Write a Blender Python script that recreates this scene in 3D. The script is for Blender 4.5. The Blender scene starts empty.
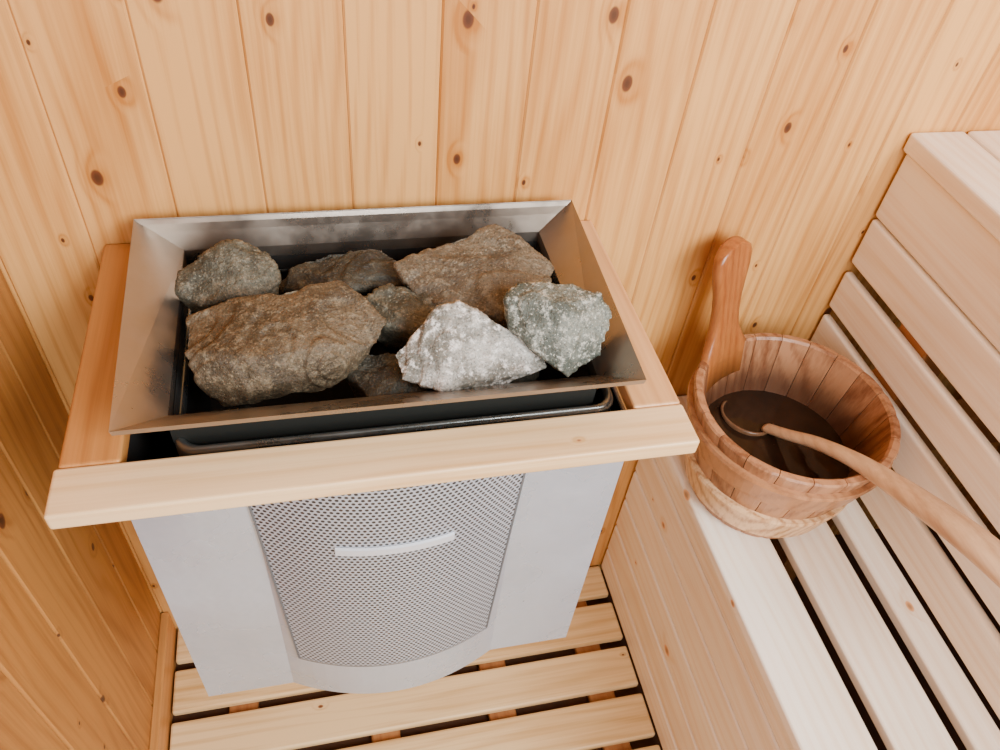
import bpy, bmesh, math, random
from mathutils import Vector, Euler, Matrix, noise
random.seed(7)
S=bpy.context.scene
col=bpy.context.collection

# ---------------------------------------------------------------- helpers
def link(o,parent=None):
    col.objects.link(o)
    if parent: o.parent=parent
    return o
def empty(name):
    e=bpy.data.objects.new(name,None); e.empty_display_size=.05
    return link(e)
def mesh_obj(name,bm,mat,parent=None,smooth=False):
    me=bpy.data.meshes.new(name); bm.normal_update(); bm.to_mesh(me); bm.free()
    if smooth:
        for p in me.polygons: p.use_smooth=True
    o=bpy.data.objects.new(name,me)
    if mat: me.materials.append(mat)
    return link(o,parent)
def board(bm,lo,hi,bev=.002,seg=2,rot=None):
    t=bmesh.new(); bmesh.ops.create_cube(t,size=1)
    lo=Vector(lo);hi=Vector(hi);c=(lo+hi)/2;s=hi-lo
    for v in t.verts: v.co=Vector((v.co.x*s.x,v.co.y*s.y,v.co.z*s.z))
    if bev>0: bmesh.ops.bevel(t,geom=t.edges[:],offset=bev,segments=seg,affect='EDGES',profile=.5)
    for v in t.verts:
        p=v.co
        if rot: p=rot@p
        v.co=p+c
    me=bpy.data.meshes.new('t'); t.to_mesh(me); t.free(); bm.from_mesh(me); bpy.data.meshes.remove(me)

class N:
    def __init__(s,name):
        s.m=bpy.data.materials.new(name); s.m.use_nodes=True; s.t=s.m.node_tree; s.n=s.t.nodes; s.l=s.t.links
        s.b=s.n['Principled BSDF']
    def new(s,t,**k):
        n=s.n.new(t)
        for a,v in k.items(): setattr(n,a,v)
        return n
    def put(s,sock,v):
        if hasattr(v,'is_output') : s.l.new(v,sock)
        else: sock.default_value=v
    def math(s,op,a,b=0.,c=0.,clamp=False):
        n=s.new('ShaderNodeMath',operation=op); n.use_clamp=clamp
        s.put(n.inputs[0],a);s.put(n.inputs[1],b)
        if op in('MULTIPLY_ADD',): s.put(n.inputs[2],c)
        return n.outputs[0]
    def mix(s,f,a,b,mode='MIX'):
        n=s.new('ShaderNodeMix',data_type='RGBA',blend_type=mode)
        s.put(n.inputs[0],f)
        s.put(n.inputs[6],a if hasattr(a,'is_output') else (*a,1)); s.put(n.inputs[7],b if hasattr(b,'is_output') else (*b,1))
        return n.outputs[2]
    def rng(s,v,a,b,c=0.,d=1.,smooth=True):
        n=s.new('ShaderNodeMapRange'); n.interpolation_type='SMOOTHSTEP' if smooth else 'LINEAR'
        s.put(n.inputs[0],v)
        for i,x in zip((1,2,3,4),(a,b,c,d)): s.put(n.inputs[i],x)
        return n.outputs[0]
    def comb(s,x,y,z):
        n=s.new('ShaderNodeCombineXYZ')
        for i,v in enumerate((x,y,z)): s.put(n.inputs[i],v)
        return n.outputs[0]
    def noise(s,vec,scale=1.,detail=3.,rough=.5,dist=0.):
        n=s.new('ShaderNodeTexNoise'); s.put(n.inputs['Vector'],vec); n.inputs['Scale'].default_value=scale
        n.inputs['Detail'].default_value=detail;n.inputs['Roughness'].default_value=rough;n.inputs['Distortion'].default_value=dist
        return n.outputs[0]
    def bump(s,h,st=.2,d=.002):
        n=s.new('ShaderNodeBump'); n.inputs['Strength'].default_value=st;n.inputs['Distance'].default_value=d
        s.put(n.inputs['Height'],h); s.l.new(n.outputs[0],s.b.inputs['Normal'])

def wood(name,axis,light,dark,knot=(.12,.035,.01),knots=.35,ring=1.,rough=.55,var=.18,kscale=(13.,8.),wet_shade=None):
    s=N(name)
    tc=s.new('ShaderNodeTexCoord'); sp=s.new('ShaderNodeSeparateXYZ'); s.l.new(tc.outputs['Object'],sp.inputs[0])
    o=[sp.outputs[0],sp.outputs[1],sp.outputs[2]]; v=o[axis]; u,w=[o[i] for i in range(3) if i!=axis]
    geo=s.new('ShaderNodeNewGeometry'); r=geo.outputs['Random Per Island']
    ro=s.math('MULTIPLY',r,61.7)
    uw=s.math('ADD',u,s.math('MULTIPLY',w,.8))
    vor=s.new('ShaderNodeTexVoronoi',voronoi_dimensions='2D',feature='F1')
    s.l.new(s.comb(s.math('MULTIPLY_ADD',uw,kscale[0],ro),s.math('MULTIPLY_ADD',v,kscale[1],s.math('MULTIPLY',r,23.)),0.),vor.inputs['Vector'])
    vor.inputs['Scale'].default_value=1.
    dist=vor.outputs['Distance']
    sc=s.new('ShaderNodeSeparateColor'); s.l.new(vor.outputs['Color'],sc.inputs[0])
    on=s.math('LESS_THAN',sc.outputs[0],knots)
    size=s.math('MULTIPLY_ADD',s.math('POWER',sc.outputs[1],2.),.06,.022)
    kd=s.math('DIVIDE',dist,size)
    kmask=s.math('MULTIPLY',s.rng(kd,.8,1.15,1.,0.),on)
    khalo=s.math('MULTIPLY',s.rng(kd,.6,4.2,1.,0.),on)
    low=s.noise(s.comb(s.math('MULTIPLY_ADD',u,7.,ro),s.math('MULTIPLY',w,7.),s.math('MULTIPLY_ADD',v,1.3,ro)),1.,2.,.5)
    ph=s.math('ADD',s.math('MULTIPLY',uw,330.),s.math('MULTIPLY_ADD',low,38.,s.math('MULTIPLY',khalo,6.)))
    lines=s.math('POWER',s.math('MULTIPLY_ADD',s.math('SINE',ph),.5,.5),2.2)
    fine=s.noise(s.comb(s.math('MULTIPLY_ADD',u,260.,ro),s.math('MULTIPLY',w,260.),s.math('MULTIPLY',v,5.)),1.,3.,.6)
    blot=s.noise(s.comb(s.math('MULTIPLY_ADD',u,11.,ro),s.math('MULTIPLY',w,11.),s.math('MULTIPLY',v,2.2)),1.,3.,.55)
    f=s.math('ADD',s.math('MULTIPLY',lines,.34*ring),s.math('MULTIPLY',s.math('SUBTRACT',fine,.42),1.*ring))
    f=s.math('ADD',f,s.math('MULTIPLY',s.math('SUBTRACT',blot,.45),1.7))
    f=s.math('ADD',f,s.math('MULTIPLY',khalo,.4))
    f=s.math('ADD',f,s.math('MULTIPLY',s.math('SUBTRACT',r,.5),var*2),0.,clamp=True)
    c=s.mix(f,light,dark)
    kc=s.mix(s.rng(kd,.2,.9),knot,tuple(min(1,k*2.2) for k in knot))
    c=s.mix(s.math('MULTIPLY',kmask,.95),c,kc)
    if wet_shade:  # lower inside of the bucket: inner shadow painted in together with wet wood
        cx,cy,zb,rb,sl,th,zw=wet_shade
        X=s.math('SUBTRACT',o[0],cx);Y=s.math('SUBTRACT',o[1],cy)
        rr_=s.math('SQRT',s.math('ADD',s.math('MULTIPLY',X,X),s.math('MULTIPLY',Y,Y)))
        wall=s.math('MULTIPLY_ADD',s.math('SUBTRACT',o[2],zb),sl,rb-th*.6)
        ins=s.math('LESS_THAN',rr_,wall)
        hn=s.noise(s.comb(s.math('MULTIPLY',o[0],30.),s.math('MULTIPLY',o[1],30.),0.),1.,2.,.5)
        hz=s.math('ADD',s.math('SUBTRACT',o[2],zb+zw),s.math('MULTIPLY',s.math('SUBTRACT',hn,.5),.03))
        c=s.mix(s.math('MULTIPLY',s.math('MULTIPLY',ins,.85),s.rng(hz,0.,.06,1.,0.)),c,(.05,.018,.009))
    s.l.new(c,s.b.inputs['Base Color'])
    s.b.inputs['Roughness'].default_value=rough
    s.bump(s.math('ADD',fine,s.math('MULTIPLY',lines,.4)),.12,.0006)
    return s.m
def simple(name,colr,rough=.5,metal=0.,nscale=0,namt=0.,bump=0.):
    s=N(name)
    s.b.inputs['Roughness'].default_value=rough; s.b.inputs['Metallic'].default_value=metal
    if nscale:
        tc=s.new('ShaderNodeTexCoord'); n=s.noise(tc.outputs['Object'],nscale,4.,.6)
        s.l.new(s.mix(n,tuple(c*(1-namt) for c in colr),tuple(min(1,c*(1+namt)) for c in colr)),s.b.inputs['Base Color'])
        s.l.new(s.rng(n,.3,.7,max(.05,rough-.1),rough+.12),s.b.inputs['Roughness'])
        if bump: s.bump(n,bump,.004)
    else: s.b.inputs['Base Color'].default_value=(*colr,1)
    return s.m

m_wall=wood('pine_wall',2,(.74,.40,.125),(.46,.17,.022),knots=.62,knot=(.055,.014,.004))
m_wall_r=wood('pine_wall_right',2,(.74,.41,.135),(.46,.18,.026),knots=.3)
m_wall_l=wood('pine_wall_left_shaded',2,(.48,.22,.055),(.27,.095,.016),knots=.4,knot=(.05,.014,.004))  # darker copy of the wall pine, shading of this side put into the colour
BL=(.97,.89,.77);BD=(.82,.64,.45)
m_bench_y=wood('bench_wood_y',1,BL,BD,knots=.10,rough=.42,knot=(.35,.17,.07))
m_floor=wood('duckboard_wood',0,(.86,.62,.32),(.58,.33,.11),knots=.2,rough=.5)
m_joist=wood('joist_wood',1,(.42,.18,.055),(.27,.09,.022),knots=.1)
m_rail_x=wood('guard_wood_x',0,(.88,.65,.37),(.66,.40,.16),knots=.15,rough=.45,knot=(.3,.14,.06))
m_rail_y=wood('guard_wood_y',1,(.56,.265,.075),(.36,.135,.03),knots=.1,rough=.45)
m_rail_y2=wood('guard_wood_y_pale',1,(.74,.43,.20),(.52,.25,.09),knots=.1,rough=.45)
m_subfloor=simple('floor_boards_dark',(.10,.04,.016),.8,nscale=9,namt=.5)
m_dark=simple('dark_void',(.012,.011,.01),.8)

# ---------------------------------------------------------------- room
XW=-.11; H=.87; XR=1.56; YF=-1.9; ZT=1.35
bm=bmesh.new()
p=.0943; x=.081-3*p
while x<XR+.05:
    lo=max(x,XW-.02);
    if x+p>XW: board(bm,(lo+.0002,0,-H-.03),(x+p-.0002,.014,ZT),.0020,1)
    x+=p
wb=mesh_obj('wall_back',bm,m_wall)
bm=bmesh.new(); board(bm,(XW-.03,.0145,-H-.03),(XR+.03,.05,ZT),0)
o=mesh_obj('back_backing',bm,m_dark,wb)
bm=bmesh.new()
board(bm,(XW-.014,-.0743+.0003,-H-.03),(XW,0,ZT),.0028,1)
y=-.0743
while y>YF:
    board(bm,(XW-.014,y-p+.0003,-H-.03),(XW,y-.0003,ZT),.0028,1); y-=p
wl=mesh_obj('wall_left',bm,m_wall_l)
bm=bmesh.new(); board(bm,(XW-.05,YF,-H-.03),(XW-.0145,.05,ZT),0); mesh_obj('left_backing',bm,m_dark,wl)
bm=bmesh.new(); y=0
while y>YF:
    board(bm,(XR,y-p+.0003,-H-.03),(XR+.014,y-.0003,ZT),.0028,1); y-=p
mesh_obj('wall_right',bm,m_wall_r)
bm=bmesh.new(); board(bm,(XW-.05,YF,-H-.07),(XR+.05,.05,-H-.03),0)
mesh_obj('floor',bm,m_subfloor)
bm=bmesh.new(); board(bm,(XW,YF,-H-.03),(XW+.014,-.001,-H+.06),.002,1)
mesh_obj('baseboard_left',bm,m_rail_y)
# duckboard
bm=bmesh.new()
pit=.0925
for k in range(18):
    y1=.006-k*pit
    if k==0: y1=-.003
    board(bm,(XW+.018,.006-(k+1)*pit+.016,-H-.016),(.736,y1,-H),.004,2)
db=empty('floor_duckboard')
mesh_obj('slats',bm,m_floor,db)
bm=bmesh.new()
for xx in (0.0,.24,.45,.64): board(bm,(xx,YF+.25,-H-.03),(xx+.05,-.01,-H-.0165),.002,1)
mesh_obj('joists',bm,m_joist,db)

# ---------------------------------------------------------------- benches
ZB=-.35; XU=.965; ZU=.109
lb=empty('lower_bench')
bm=bmesh.new()
xs=[(.711,.802),(.822,.898),(.919,.963)]
for a,b in xs: board(bm,(a,YF+.2,ZB-.019),(b,-.004,ZB),.004,3)
mesh_obj('seat_slats',bm,m_bench_y,lb)
bm=bmesh.new()
z=ZB-.0195
for k in range(6):
    z0=max(z-.0865,-H-.004)
    board(bm,(.738,YF+.2,z0+.002),(.764,-.003,z-.002),.005,3); z-=.0865
    if z<=-H: break
mesh_obj('front_boards',bm,m_bench_y,lb)
bm=bmesh.new()
for yy in (-.06,-.62,-1.2): board(bm,(.765,yy-.045,-.45),(XR-.01,yy,ZB-.0195),.002,1)
mesh_obj('bearers',bm,m_joist,lb)
ub=empty('upper_bench')
bm=bmesh.new()
for a,b in [(.958,1.036),(1.042,1.125),(1.135,1.22),(1.23,1.315),(1.325,1.41),(1.42,1.55)]:
    board(bm,(a,YF+.2,ZU-.026),(b,-.003,ZU),.004,3)
mesh_obj('top_slats',bm,m_bench_y,ub)
bm=bmesh.new()
for hi,lo_ in ((ZU-.027,-.015),(-.019,-.094),(-.110,-.176),(-.192,-.259),(-.275,ZB+.002)):
    board(bm,(XU,YF+.2,lo_),(XU+.013,-.004,hi),.005,3)
mesh_obj('front_slats',bm,m_bench_y,ub)
bm=bmesh.new()
for yy in (-.155,-.75,-1.35): board(bm,(XU+.014,yy-.03,-H-.03),(XU+.06,yy+.03,ZU-.027),.002,1)
mesh_obj('posts',bm,m_joist,ub)
bm=bmesh.new(); board(bm,(.77,YF+.19,-H-.03),(XR-.002,YF+.199,ZU-.002),.001,1)
mesh_obj('under_bench_light_block',bm,m_rail_y,ub)  # added unseen panel that keeps light out of the under-bench gaps

# ---------------------------------------------------------------- heater guard
W=.56;D=.358;wf=.049
g=empty('heater_guard_rail')
bm=bmesh.new(); board(bm,(-.003,-D,-.019),(W+.001,-D+wf,0),.003,3); mesh_obj('front_rail',bm,m_rail_x,g)
bm=bmesh.new(); board(bm,(0,-D+wf+.0005,-.019),(wf,-.001,0),.003,3); mesh_obj('side_rail_1',bm,m_rail_y,g)
bm=bmesh.new(); board(bm,(W-wf,-D+wf+.0005,-.019),(W,-.001,0),.003,3); mesh_obj('side_rail_2',bm,m_rail_y2,g)

# ---------------------------------------------------------------- heater
h=empty('sauna_heater')
m_case=simple('painted_steel',(.50,.585,.70),.28,.45,nscale=7,namt=.18,bump=1.)
m_steel=simple('stainless_funnel',(.33,.285,.24),.32,.88,nscale=18,namt=.28,bump=.08)
m_steel_d=simple('steel_tray',(.20,.215,.21),.3,.9,nscale=30,namt=.1)
X1=.040;X2=.5155;Y1=-.314;ZT1=-.028;ZB1=-.48
def plan(inset=0.):
    pts=[(X1+inset,-.012-inset),(X1+inset,Y1+inset)]
    n=18; a,b=.145,.407
    for i in range(n+1):
        t=i/n; xx=a+(b-a)*t; pts.append((xx,Y1+inset-.034*(1-(2*t-1)**2)))
    pts+=[(X2-inset,Y1+inset),(X2-inset,-.012-inset)]
    return pts
bm=bmesh.new()
def ringv(pts,z): return [bm.verts.new((x,y,z)) for x,y in pts]
A=ringv(plan(),ZB1);B=ringv(plan(),ZT1);C=ringv(plan(.003),ZT1);Dd=ringv(plan(.003),ZB1+.05)
n=len(A)
for P,Q in ((A,B),(B,C),(C,Dd)):
    for i in range(n): bm.faces.new((P[i],P[(i+1)%n],Q[(i+1)%n],Q[i]))
bm.faces.new(A[::-1]);bm.faces.new(Dd)
bmesh.ops.recalc_face_normals(bm,faces=bm.faces[:])
mesh_obj('casing',bm,m_case,h)
bm=bmesh.new(); C=ringv(plan(.0036),ZT1-.003);E=ringv(plan(.0036),ZB1+.052)
for i in range(n): bm.faces.new((C[i],C[(i+1)%n],E[(i+1)%n],E[i]))
bm.faces.new(E)
mesh_obj('interior_shade_liner',bm,m_dark,h)  # near-black skin painting the shade inside the casing
# perforated panel
s=N('perforated_steel')
tc=s.new('ShaderNodeTexCoord');sp=s.new('ShaderNodeSeparateXYZ');s.l.new(tc.outputs['Object'],sp.inputs[0])
pp=.0058
def grid(off):
    a=s.math('SUBTRACT',s.math('FRACT',s.math('ADD',s.math('DIVIDE',sp.outputs[0],pp),off)),.5)
    b=s.math('MULTIPLY',s.math('SUBTRACT',s.math('FRACT',s.math('ADD',s.math('DIVIDE',sp.outputs[2],pp*1.732),off)),.5),1.732)
    return s.math('SQRT',s.math('ADD',s.math('MULTIPLY',a,a),s.math('MULTIPLY',b,b)))
d=s.math('MINIMUM',grid(10.),grid(10.5))
hole=s.rng(d,.28,.36,1.,0.)
s.l.new(s.mix(hole,(.44,.50,.58),(.025,.027,.03)),s.b.inputs['Base Color'])
s.b.inputs['Roughness'].default_value=.4
s.l.new(s.rng(hole,0.,1.,.3,0.),s.b.inputs['Metallic'])
s.bump(s.math('SUBTRACT',1.,hole),.5,.0006)
m_perf=s.m
bm=bmesh.new(); n1=24; rows=[]
for z,a,b in ((ZT1-.002,.1415,.4105),(-.392,.160,.393)):
    row=[]
    for i in range(n1+1):
        t=i/n1; xx=a+(b-a)*t; q=(xx-.145)/(.407-.145); bow=max(0,1-(2*q-1)**2)
        row.append(bm.verts.new((xx,Y1-.034*bow-.0012,z)))
    rows.append(row)
for i in range(n1): bm.faces.new((rows[0][i],rows[1][i],rows[1][i+1],rows[0][i+1]))
bmesh.ops.recalc_face_normals(bm,faces=bm.faces[:])
o=mesh_obj('perforated_panel',bm,m_perf,h,True)
def by(xx):
    q=(xx-.145)/(.407-.145); return Y1-.034*max(0,1-(2*q-1)**2)
bm=bmesh.new()
for xt,xb_ in ((.1415,.160),(.4105,.393)):
    q=[]
    for z,xx in ((ZT1-.002,xt),(-.392,xb_)):
        for dx in (-.0012,.0012): q.append(bm.verts.new((xx+dx,by(xx)-.0022,z)))
    bm.faces.new((q[0],q[1],q[3],q[2]))
prev=None
for i in range(25):
    xx=.160+(.393-.160)*i/24
    q=[bm.verts.new((xx,by(xx)-.0022,-.3915)),bm.verts.new((xx,by(xx)-.0022,-.3935))]
    if prev: bm.faces.new((prev[0],q[0],q[1],prev[1]))
    prev=q
mesh_obj('panel_seam',bm,simple('seam_shadow',(.10,.11,.12),.6),h)
bm=bmesh.new()
prev=None
for i in range(21):
    t=i/20; xx=.217+.118*t; hh=.0062; zc=-.130
    y0=by(xx)-.0015;y1=y0-.0025
    q=[bm.verts.new((xx,y0,zc-hh)),bm.verts.new((xx,y1,zc-hh*.8)),bm.verts.new((xx,y1,zc+hh*.8)),bm.verts.new((xx,y0,zc+hh))]
    if prev:
        for k in range(4): bm.faces.new((prev[k],prev[(k+1)%4],q[(k+1)%4],q[k]))
    else: bm.faces.new(q)
    prev=q
bm.faces.new(prev[::-1]); bmesh.ops.recalc_face_normals(bm,faces=bm.faces[:])
mesh_obj('badge',bm,simple('badge_plate',(.64,.70,.78),.35,.2),h)
# funnel rim
bm=bmesh.new()
def rect(x0,x1,y0,y1,z): return [bm.verts.new(v) for v in ((x0,y0,z),(x1,y0,z),(x1,y1,z),(x0,y1,z))]
def trap(xb0,xb1,xf0,xf1,y0,y1,z): return [bm.verts.new(v) for v in ((xb0,y0,z),(xb1,y0,z),(xf1,y1,z),(xf0,y1,z))]
R=[trap(.044,.519,.0535,.509,-.027,-.314,.040),trap(.043,.520,.0525,.510,-.025,-.315,.0455),rect(.086,.483,-.034,-.272,.010),rect(.089,.480,-.036,-.269,-.15)]
for P,Q in zip(R,R[1:]):
    for i in range(4): bm.faces.new((P[i],P[(i+1)%4],Q[(i+1)%4],Q[i]))
bm.faces.new(R[-1])
o=mesh_obj('funnel',bm,m_steel,h)
md=o.modifiers.new('s','SOLIDIFY');md.thickness=.0014;md.offset=0
bm=bmesh.new()
R=[rect(.0875,.4815,-.0365,-.2705,-.002),rect(.0905,.4785,-.0385,-.2675,-.146)]
for i in range(4): bm.faces.new((R[0][i],R[0][(i+1)%4],R[1][(i+1)%4],R[1][i]))
bm.faces.new(R[1]); mesh_obj('basket_shade_lining',bm,m_dark,h)  # near-black sheet standing in for the shade around the stones
bm=bmesh.new()
R=[rect(.0845,.4845,-.033,-.2745,.006),rect(.0865,.4825,-.034,-.2725,-.15)]
for i in range(4): bm.faces.new((R[0][i],R[0][(i+1)%4],R[1][(i+1)%4],R[1][i]))
mesh_obj('basket_outer',bm,simple('basket_gap_shade',(.016,.018,.016),.6,.3),h)  # near-black colour paints the shadowed gap between basket and tray
def rrect(x0,x1,y0,y1,r,n=8):
    pts=[]
    for cx,cy,a0 in ((x1-r,y1-r,0),(x0+r,y1-r,90),(x0+r,y0+r,180),(x1-r,y0+r,270)):
        for i in range(n+1):
            a=math.radians(a0+90*i/n); pts.append((cx+r*math.cos(a),cy+r*math.sin(a)))
    return pts
bm=bmesh.new(); pr=[(0,-.05),(0,-.006),(.0015,-.002),(.004,0),(.0065,-.002),(.008,-.008)]
rings=[]
for off,dz in pr: rings.append([bm.verts.new((x,y,-.018+dz)) for x,y in rrect(.085+off,.506-off,-.290+off,-.03-off,.02)])
for P,Q in zip(rings,rings[1:]):
    k=len(P)
    for i in range(k): bm.faces.new((P[i],P[(i+1)%k],Q[(i+1)%k],Q[i]))
mesh_obj('tray_lip',bm,m_steel_d,h,True)

# ---------------------------------------------------------------- stones
def stone_mat(name,c1,c2,c3,hi=2.):
    s=N(name); tc=s.new('ShaderNodeTexCoord'); v=tc.outputs['Object']
    n1=s.noise(v,24.,5.,.62);n2=s.noise(v,110.,4.,.7);n3=s.noise(v,420.,2.,.7)
    c=s.mix(s.rng(n1,.40,.60),c1,c2); c=s.mix(s.rng(n2,.50,.66),c,c3)
    c=s.mix(s.rng(n3,.52,.68,0.,.6),c,tuple(k*.25 for k in c1))
    c=s.mix(s.rng(n3,.28,.40,.6,0.),c,tuple(min(1,k*hi) for k in c3))
    s.l.new(c,s.b.inputs['Base Color']); s.b.inputs['Roughness'].default_value=.58
    s.bump(s.math('ADD',s.math('MULTIPLY',n2,1.),s.math('MULTIPLY',n3,.5)),.9,.003)
    return s.m
m_br=stone_mat('stone_brown',(.060,.043,.023),(.115,.086,.050),(.18,.145,.09))
m_tn=stone_mat('stone_tan',(.085,.066,.042),(.14,.114,.075),(.21,.18,.125))
m_gr=stone_mat('stone_grey',(.050,.049,.033),(.105,.100,.070),(.18,.17,.125))
m_wh=stone_mat('stone_pale',(.15,.15,.125),(.42,.42,.385),(.76,.76,.73),1.2)
m_gn=stone_mat('stone_green',(.065,.078,.062),(.185,.205,.175),(.46,.48,.42))
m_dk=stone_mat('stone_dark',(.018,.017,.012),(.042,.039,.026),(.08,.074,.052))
st=empty('sauna_stones')
def stone(i,c,pts,mat,amp=.0022,seed=0,sc=1.):
    bm=bmesh.new()
    for q in pts: bm.verts.new(Vector(q)*sc)
    r=bmesh.ops.convex_hull(bm,input=bm.verts[:])
    bmesh.ops.delete(bm,geom=list({e for e in r['geom_interior']+r['geom_unused'] if isinstance(e,bmesh.types.BMVert)}),context='VERTS')
    me=bpy.data.meshes.new('tmp');bm.to_mesh(me);bm.free()
    t=bpy.data.objects.new('tmp',me);col.objects.link(t)
    m=t.modifiers.new('r','REMESH');m.mode='VOXEL';m.voxel_size=.0018 if i<9 else .0032
    m=t.modifiers.new('s','SMOOTH');m.factor=.5;m.iterations=1
    dg=bpy.context.evaluated_depsgraph_get()
    em=bpy.data.meshes.new_from_object(t.evaluated_get(dg))
    bpy.data.objects.remove(t);bpy.data.meshes.remove(me)
    bm=bmesh.new();bm.from_mesh(em);bpy.data.meshes.remove(em);bm.normal_update()
    off=Vector((seed*3.1,seed*7.7,i*5.3))
    mv=[]
    for v in bm.verts:
        q=v.co
        a=noise.fractal(q*22+off,1.,2.1,4)*amp
        n_=noise.noise(q*18+off*1.7)*3.; stp=(math.floor(n_)+min(1,(n_-math.floor(n_))*5))*amp*1.25
        mv.append(v.normal*(a+stp+noise.noise(q*190+off)*amp*.3))
    for v,m in zip(bm.verts,mv): v.co+=m
    o=mesh_obj('stone_%d'%i,bm,mat,st,True); o.location=c
    return o
R1=[(-.090,.032,.010),(-.05,.040,.02),(.0,.036,.026),(.055,.047,.03),(.078,.027,.022),(.094,.005,.008),(.085,-.015,0),(.035,-.025,.012),(-.02,-.038,.016),(-.088,-.018,.010),(-.075,-.036,-.012),(-.025,-.046,-.014),(.02,-.038,-.014),(.07,-.02,-.02),(-.08,.03,-.04),(.07,.03,-.04),(-.06,-.040,-.04),(.03,-.036,-.04)]
R4=[(-.075,.014,.008),(-.045,.030,.012),(.022,.045,.026),(.045,.030,.024),(.074,.0,.005),(.062,-.022,0),(.035,-.064,-.008),(-.01,-.038,-.005),(-.06,-.020,-.003),(-.06,.02,-.04),(.06,.02,-.04),(.03,-.04,-.04),(-.04,-.02,-.04)]
R6=[(-.068,-.008,0),(-.062,-.030,-.010),(-.027,-.040,-.014),(.02,-.036,-.014),(.070,-.030,-.012),(.066,-.014,.0),(.03,.003,.016),(-.007,.016,.033),(-.027,.016,.031),(-.042,.0,.014),(-.05,.0,-.04),(.05,0,-.04),(.0,-.03,-.04)]
R7=[(-.047,.003,.028),(-.030,.014,.033),(.018,.012,.033),(.040,.0,.028),(.048,-.010,.010),(.040,-.036,-.014),(.004,-.052,-.020),(-.018,-.034,-.004),(-.044,-.010,.012),(.006,-.014,.032),(.025,0,-.03),(-.02,0,-.03)]
stone(1,(.190,-.205,.028),R1,m_br,seed=1)
stone(2,(.386,-.143,.038),R4,m_tn,seed=2,sc=1.12)
stone(3,(.358,-.234,.034),R6,m_wh,seed=3,sc=1.06)
stone(4,(.443,-.226,.044),R7,m_gn,seed=4,sc=1.10)
R2=[(-.05,-.012,.0),(-.048,.008,.008),(-.01,.012,.018),(.008,.025,.03),(.03,.02,.022),(.048,.0,.008),(.046,-.018,-.008),(.012,-.025,.0),(-.03,-.024,-.006),(-.04,0,-.04),(.04,0,-.04),(0,-.02,-.04),(0,.02,-.03)]
stone(5,(.138,-.112,.028),R2,m_gr,seed=5)
R3=[(-.055,-.008,-.004),(-.045,.012,.008),(-.01,.022,.014),(.03,.024,.012),(.056,.008,.004),(.055,-.014,-.004),(.0,-.02,.004),(-.03,-.02,-.004),(-.04,0,-.04),(.04,0,-.04),(0,-.02,-.04)]
stone(6,(.250,-.108,.020),R3,m_dk,seed=6,sc=1.12)
R5=[(-.045,.015,.0),(-.02,.022,.008),(.03,.016,.012),(.046,.004,.006),(.04,-.012,-.004),(0,-.026,-.006),(-.022,-.018,.0),(-.03,0,-.035),(.03,0,-.035),(0,-.02,-.035)]
stone(7,(.311,-.172,.026),R5,m_gr,seed=7,sc=1.12)
stone(8,(.285,-.240,.000),[(x*1.0,y*1.3,z) for x,y,z in R5],m_dk,seed=8)
rr=random.Random(4)
k=9
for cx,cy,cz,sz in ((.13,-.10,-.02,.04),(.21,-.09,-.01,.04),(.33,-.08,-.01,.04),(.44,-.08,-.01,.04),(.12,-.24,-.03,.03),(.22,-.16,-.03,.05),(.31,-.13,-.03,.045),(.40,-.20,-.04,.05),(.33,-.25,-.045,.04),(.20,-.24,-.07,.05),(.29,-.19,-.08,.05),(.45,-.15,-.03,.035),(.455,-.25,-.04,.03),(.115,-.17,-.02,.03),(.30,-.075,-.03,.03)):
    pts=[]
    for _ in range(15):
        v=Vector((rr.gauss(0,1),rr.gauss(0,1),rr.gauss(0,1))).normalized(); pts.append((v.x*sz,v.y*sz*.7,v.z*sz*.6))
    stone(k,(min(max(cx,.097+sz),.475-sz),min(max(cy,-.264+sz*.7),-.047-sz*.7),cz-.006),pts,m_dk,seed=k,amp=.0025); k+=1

# ---------------------------------------------------------------- bucket
BC=Vector((.818,-.187,ZB+.0005)); HB=.178; RT=.135; RB=.096; TH=.013; WZ=.090
bk=empty('sauna_bucket')
m_stave=wood('bucket_stave',2,(.42,.205,.10),(.19,.07,.028),knots=.0,ring=1.6,rough=.35,var=.28,wet_shade=(BC.x,BC.y,BC.z,RB,(RT-RB)/HB,TH,WZ+.012))
m_hoop=wood('bucket_hoop',2,(.42,.195,.085),(.20,.075,.028),knots=.0,ring=1.2,rough=.35)
m_hoop2=wood('bucket_hoop_pale',2,(.76,.50,.27),(.42,.20,.08),knots=.0,ring=2.,rough=.35)
m_pad=wood('bucket_handle',2,(.42,.15,.038),(.24,.066,.015),knots=.0,rough=.28)
def rad(z): return RB+(RT-RB)*z/HB
bm=bmesh.new(); ns=20
for i in range(ns):
    a0=2*math.pi*(i+.012)/ns;a1=2*math.pi*(i+.988)/ns; m=5
    def pt(a,z,r): return bm.verts.new((BC.x+r*math.cos(a),BC.y+r*math.sin(a),BC.z+z))
    ring=[]
    zs=[0,.003,HB-.003,HB]
    for j in range(m+1):
        a=a0+(a1-a0)*j/m; ed_=.0012 if j in(0,m) else 0
        prof=[]
        for q,z in enumerate(zs): prof.append(pt(a,z,rad(z)-ed_-(.0025 if q in(0,3) else 0)))
        for q,z in reversed(list(enumerate(zs))): prof.append(pt(a,z,rad(z)-TH+ed_*.5+(.0025 if q in(0,3) else 0)))
        ring.append(prof)
    L=len(ring[0])
    for j in range(m):
        for q in range(L): bm.faces.new((ring[j][q],ring[j+1][q],ring[j+1][(q+1)%L],ring[j][(q+1)%L]))
    bm.faces.new(ring[0]);bm.faces.new(ring[-1][::-1])
bmesh.ops.recalc_face_normals(bm,faces=bm.faces[:])
mesh_obj('staves',bm,m_stave,bk)
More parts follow.
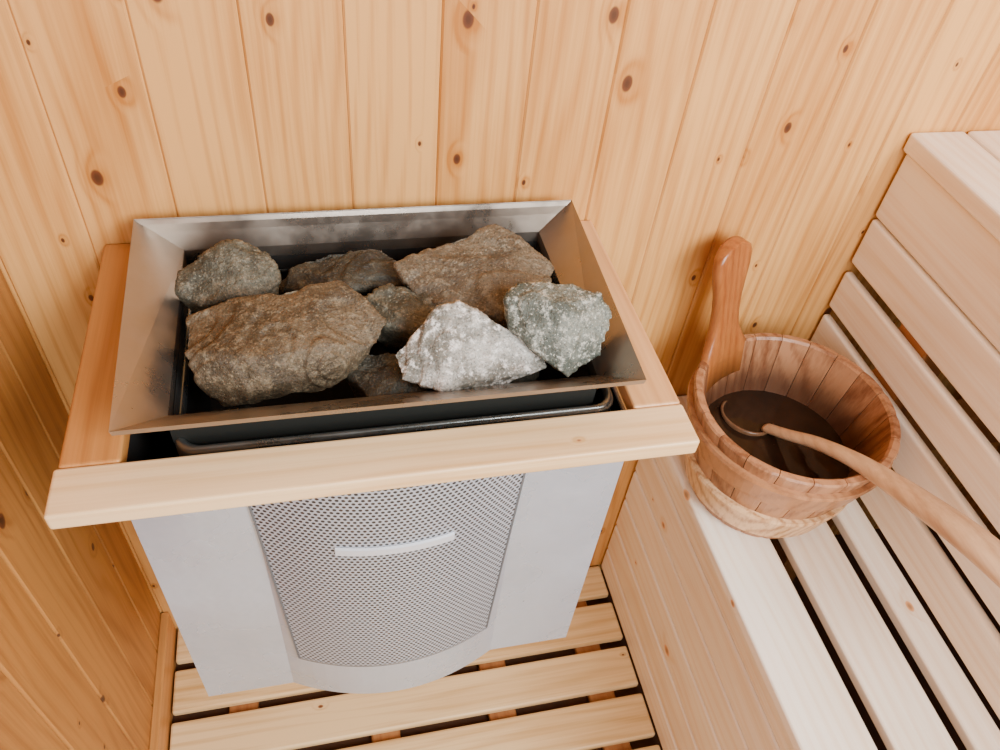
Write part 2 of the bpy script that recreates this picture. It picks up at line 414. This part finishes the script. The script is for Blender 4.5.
def lathe(prof,n=72,closed=True,c=BC):
    bm=bmesh.new(); R=[]
    for r,z in prof: R.append([bm.verts.new((c.x+r*math.cos(2*math.pi*i/n),c.y+r*math.sin(2*math.pi*i/n),c.z+z)) for i in range(n)])
    m=len(R)
    for j in range(m if closed else m-1):
        P,Q=R[j],R[(j+1)%m]
        for i in range(n): bm.faces.new((P[i],P[(i+1)%n],Q[(i+1)%n],Q[i]))
    bmesh.ops.recalc_face_normals(bm,faces=bm.faces[:])
    return bm
for nm,z0,z1,th,mt in (('hoop_1',.112,.156,.006,m_hoop),('hoop_2',.020,.074,.006,m_hoop2)):
    pr=[(rad(z0)-.0005,z0),(rad(z0)+th,z0+.001),(rad(z0)+th+.001,z0+.006),(rad(z1)+th+.001,z1-.006),(rad(z1)+th,z1-.001),(rad(z1)-.0005,z1)]
    mesh_obj(nm,lathe(pr),mt,bk,False)
bm=lathe([(rad(.012)-TH+.001,.008),(.0005,.008),(.0005,.02),(rad(.02)-TH+.001,.02)],closed=True); mesh_obj('bottom',bm,m_stave,bk)
s=N('dark_water'); s.b.inputs['Roughness'].default_value=.03
s.b.inputs['IOR'].default_value=1.33
tc=s.new('ShaderNodeTexCoord'); nn=s.noise(tc.outputs['Object'],28.,3.,.55)
s.l.new(s.mix(nn,(.008,.004,.0025),(.040,.018,.009)),s.b.inputs['Base Color'])
s.bump(s.noise(tc.outputs['Object'],18.,2.,.5),.3,.003)
bm=lathe([(.0005,WZ),(rad(WZ)-TH+.0015,WZ)],closed=False); mesh_obj('water',bm,s.m,bk)
# handle stave
ang=math.radians(118)
ur=Vector((math.cos(ang),math.sin(ang),0));ut=Vector((-math.sin(ang),math.cos(ang),0))
ol=[(-.05,.044),(-.002,.044),(.012,.036),(.03,.027),(.055,.023),(.080,.0245),(.105,.030),(.122,.034),(.137,.034),(.147,.029),(.154,.019),(.157,.008),(.1575,0)]
def hp(u,z,dr):
    zz=HB+z; r=rad(zz)-TH*.5+dr
    k=1. if z<.0 else max(0.,1-z/.05)
    curve=(1-math.cos(min(abs(u)/RT,1)))*RT*k
    return BC+ur*(r-curve)+ut*u+Vector((0,0,zz))
bm=bmesh.new()
F=[];Bk=[]
cols=[-1,-.85,-.5,0,.5,.85,1]
for z,w_ in ol:
    F.append([bm.verts.new(hp(c*w_,z,.0085 if abs(c)<1 else .0055)) for c in cols])
    Bk.append([bm.verts.new(hp(c*w_,z,-.0085 if abs(c)<1 else -.0055)) for c in cols])
for j in range(len(ol)-1):
    for q in range(6):
        bm.faces.new((F[j][q],F[j][q+1],F[j+1][q+1],F[j+1][q]));bm.faces.new((Bk[j][q],Bk[j+1][q],Bk[j+1][q+1],Bk[j][q+1]))
    for q in(0,6): bm.faces.new((F[j][q],F[j+1][q],Bk[j+1][q],Bk[j][q]))
for q in range(6):
    bm.faces.new((F[0][q],Bk[0][q],Bk[0][q+1],F[0][q+1]))
bmesh.ops.remove_doubles(bm,verts=bm.verts[:],dist=.0001)
bmesh.ops.recalc_face_normals(bm,faces=bm.faces[:])
mesh_obj('handle_stave',bm,m_pad,bk,True)

# ---------------------------------------------------------------- ladle
m_lad=wood('ladle_wood',1,(.72,.49,.30),(.42,.23,.12),knots=.0,ring=.9,rough=.4)
ld=empty('wooden_ladle')
path=[((.820,-.158,-.258),.006,.010),((.828,-.190,-.236),.0065,.0105),((.840,-.228,-.209),.0075,.0115),((.849,-.275,-.181),.0085,.0135),((.856,-.318,-.161),.0095,.0165),((.861,-.378,-.135),.0115,.020),((.867,-.438,-.113),.0125,.0225),((.874,-.498,-.099),.0125,.023),((.882,-.558,-.093),.0125,.023),((.889,-.598,-.092),.011,.020),((.892,-.618,-.092),.007,.012)]
def cat(P,t):
    i=int(t);i=min(i,len(P)-2);f=t-i
    p0=P[max(i-1,0)];p1=P[i];p2=P[i+1];p3=P[min(i+2,len(P)-1)]
    return [.5*((2*b)+(-a+c)*f+(2*a-5*b+4*c-d)*f*f+(-a+3*b-3*c+d)*f**3) for a,b,c,d in zip(p0,p1,p2,p3)]
flat=[list(a)+[b,c] for a,b,c in path]
smp=[cat(flat,i*(len(flat)-1)/60) for i in range(61)]
bm=bmesh.new();prev=None
for i,q in enumerate(smp):
    c=Vector(q[:3]); a=Vector(smp[max(i-1,0)][:3]);b=Vector(smp[min(i+1,60)][:3]);T=(b-a).normalized()
    sx=T.cross(Vector((0,0,1))).normalized();uy=sx.cross(T)
    r=[bm.verts.new(c+sx*q[4]*math.cos(2*math.pi*k/14)+uy*q[3]*math.sin(2*math.pi*k/14)) for k in range(14)]
    if prev:
        for k in range(14): bm.faces.new((prev[k],prev[(k+1)%14],r[(k+1)%14],r[k]))
    else: bm.faces.new(r[::-1])
    prev=r
bm.faces.new(prev)
bmesh.ops.recalc_face_normals(bm,faces=bm.faces[:])
mesh_obj('handle',bm,m_lad,ld,True)
bc=Vector((.803,-.132,-.2585)); tilt=Euler((math.radians(-7),math.radians(7),0)).to_matrix()
bm=bmesh.new();R=[]
prof=[(.002,-.030),(.020,-.027),(.033,-.015),(.040,0),(.0365,.0008),(.030,-.012),(.018,-.022),(.002,-.025)]
for r,z in prof: R.append([bm.verts.new(bc+tilt@Vector((r*math.cos(2*math.pi*i/32),r*math.sin(2*math.pi*i/32),z))) for i in range(32)])
for P,Q in zip(R,R[1:]):
    for i in range(32): bm.faces.new((P[i],P[(i+1)%32],Q[(i+1)%32],Q[i]))
bm.faces.new(R[0]);bm.faces.new(R[-1])
bmesh.ops.recalc_face_normals(bm,faces=bm.faces[:])
m_bowl=wood('ladle_bowl_wet',1,(.17,.085,.042),(.09,.04,.018),knots=.0,ring=.7,rough=.25)
mesh_obj('bowl',bm,m_bowl,ld,True)

# ---------------------------------------------------------------- light
w=bpy.data.worlds.new('sauna_ambient');S.world=w;w.use_nodes=True
w.node_tree.nodes['Background'].inputs[0].default_value=(.94,.96,1,1);w.node_tree.nodes['Background'].inputs[1].default_value=.22
def area(name,loc,tgt,size,en,c):
    L=bpy.data.lights.new(name,'AREA');L.shape='RECTANGLE';L.size=size[0];L.size_y=size[1];L.energy=en;L.color=c
    o=bpy.data.objects.new(name,L);link(o);o.location=loc
    o.rotation_euler=(Vector(tgt)-Vector(loc)).to_track_quat('-Z','Y').to_euler()
    return o
area('window_light',(1.12,-1.62,1.0),(.92,-.40,-.35),(.75,.85),60,(.98,.98,.98))
area('door_light',(.42,-1.8,.65),(.74,-.3,-.6),(.6,.8),22,(.98,.98,.98))

# ---------------------------------------------------------------- camera
c=bpy.data.cameras.new('camera');c.sensor_width=36;c.lens=784.26*36/1000;c.clip_start=.01
o=bpy.data.objects.new('camera',c);link(o);o.location=(.2296,-.7640,.5522);o.rotation_euler=(.7689,-.0898,-.2107)
S.camera=o
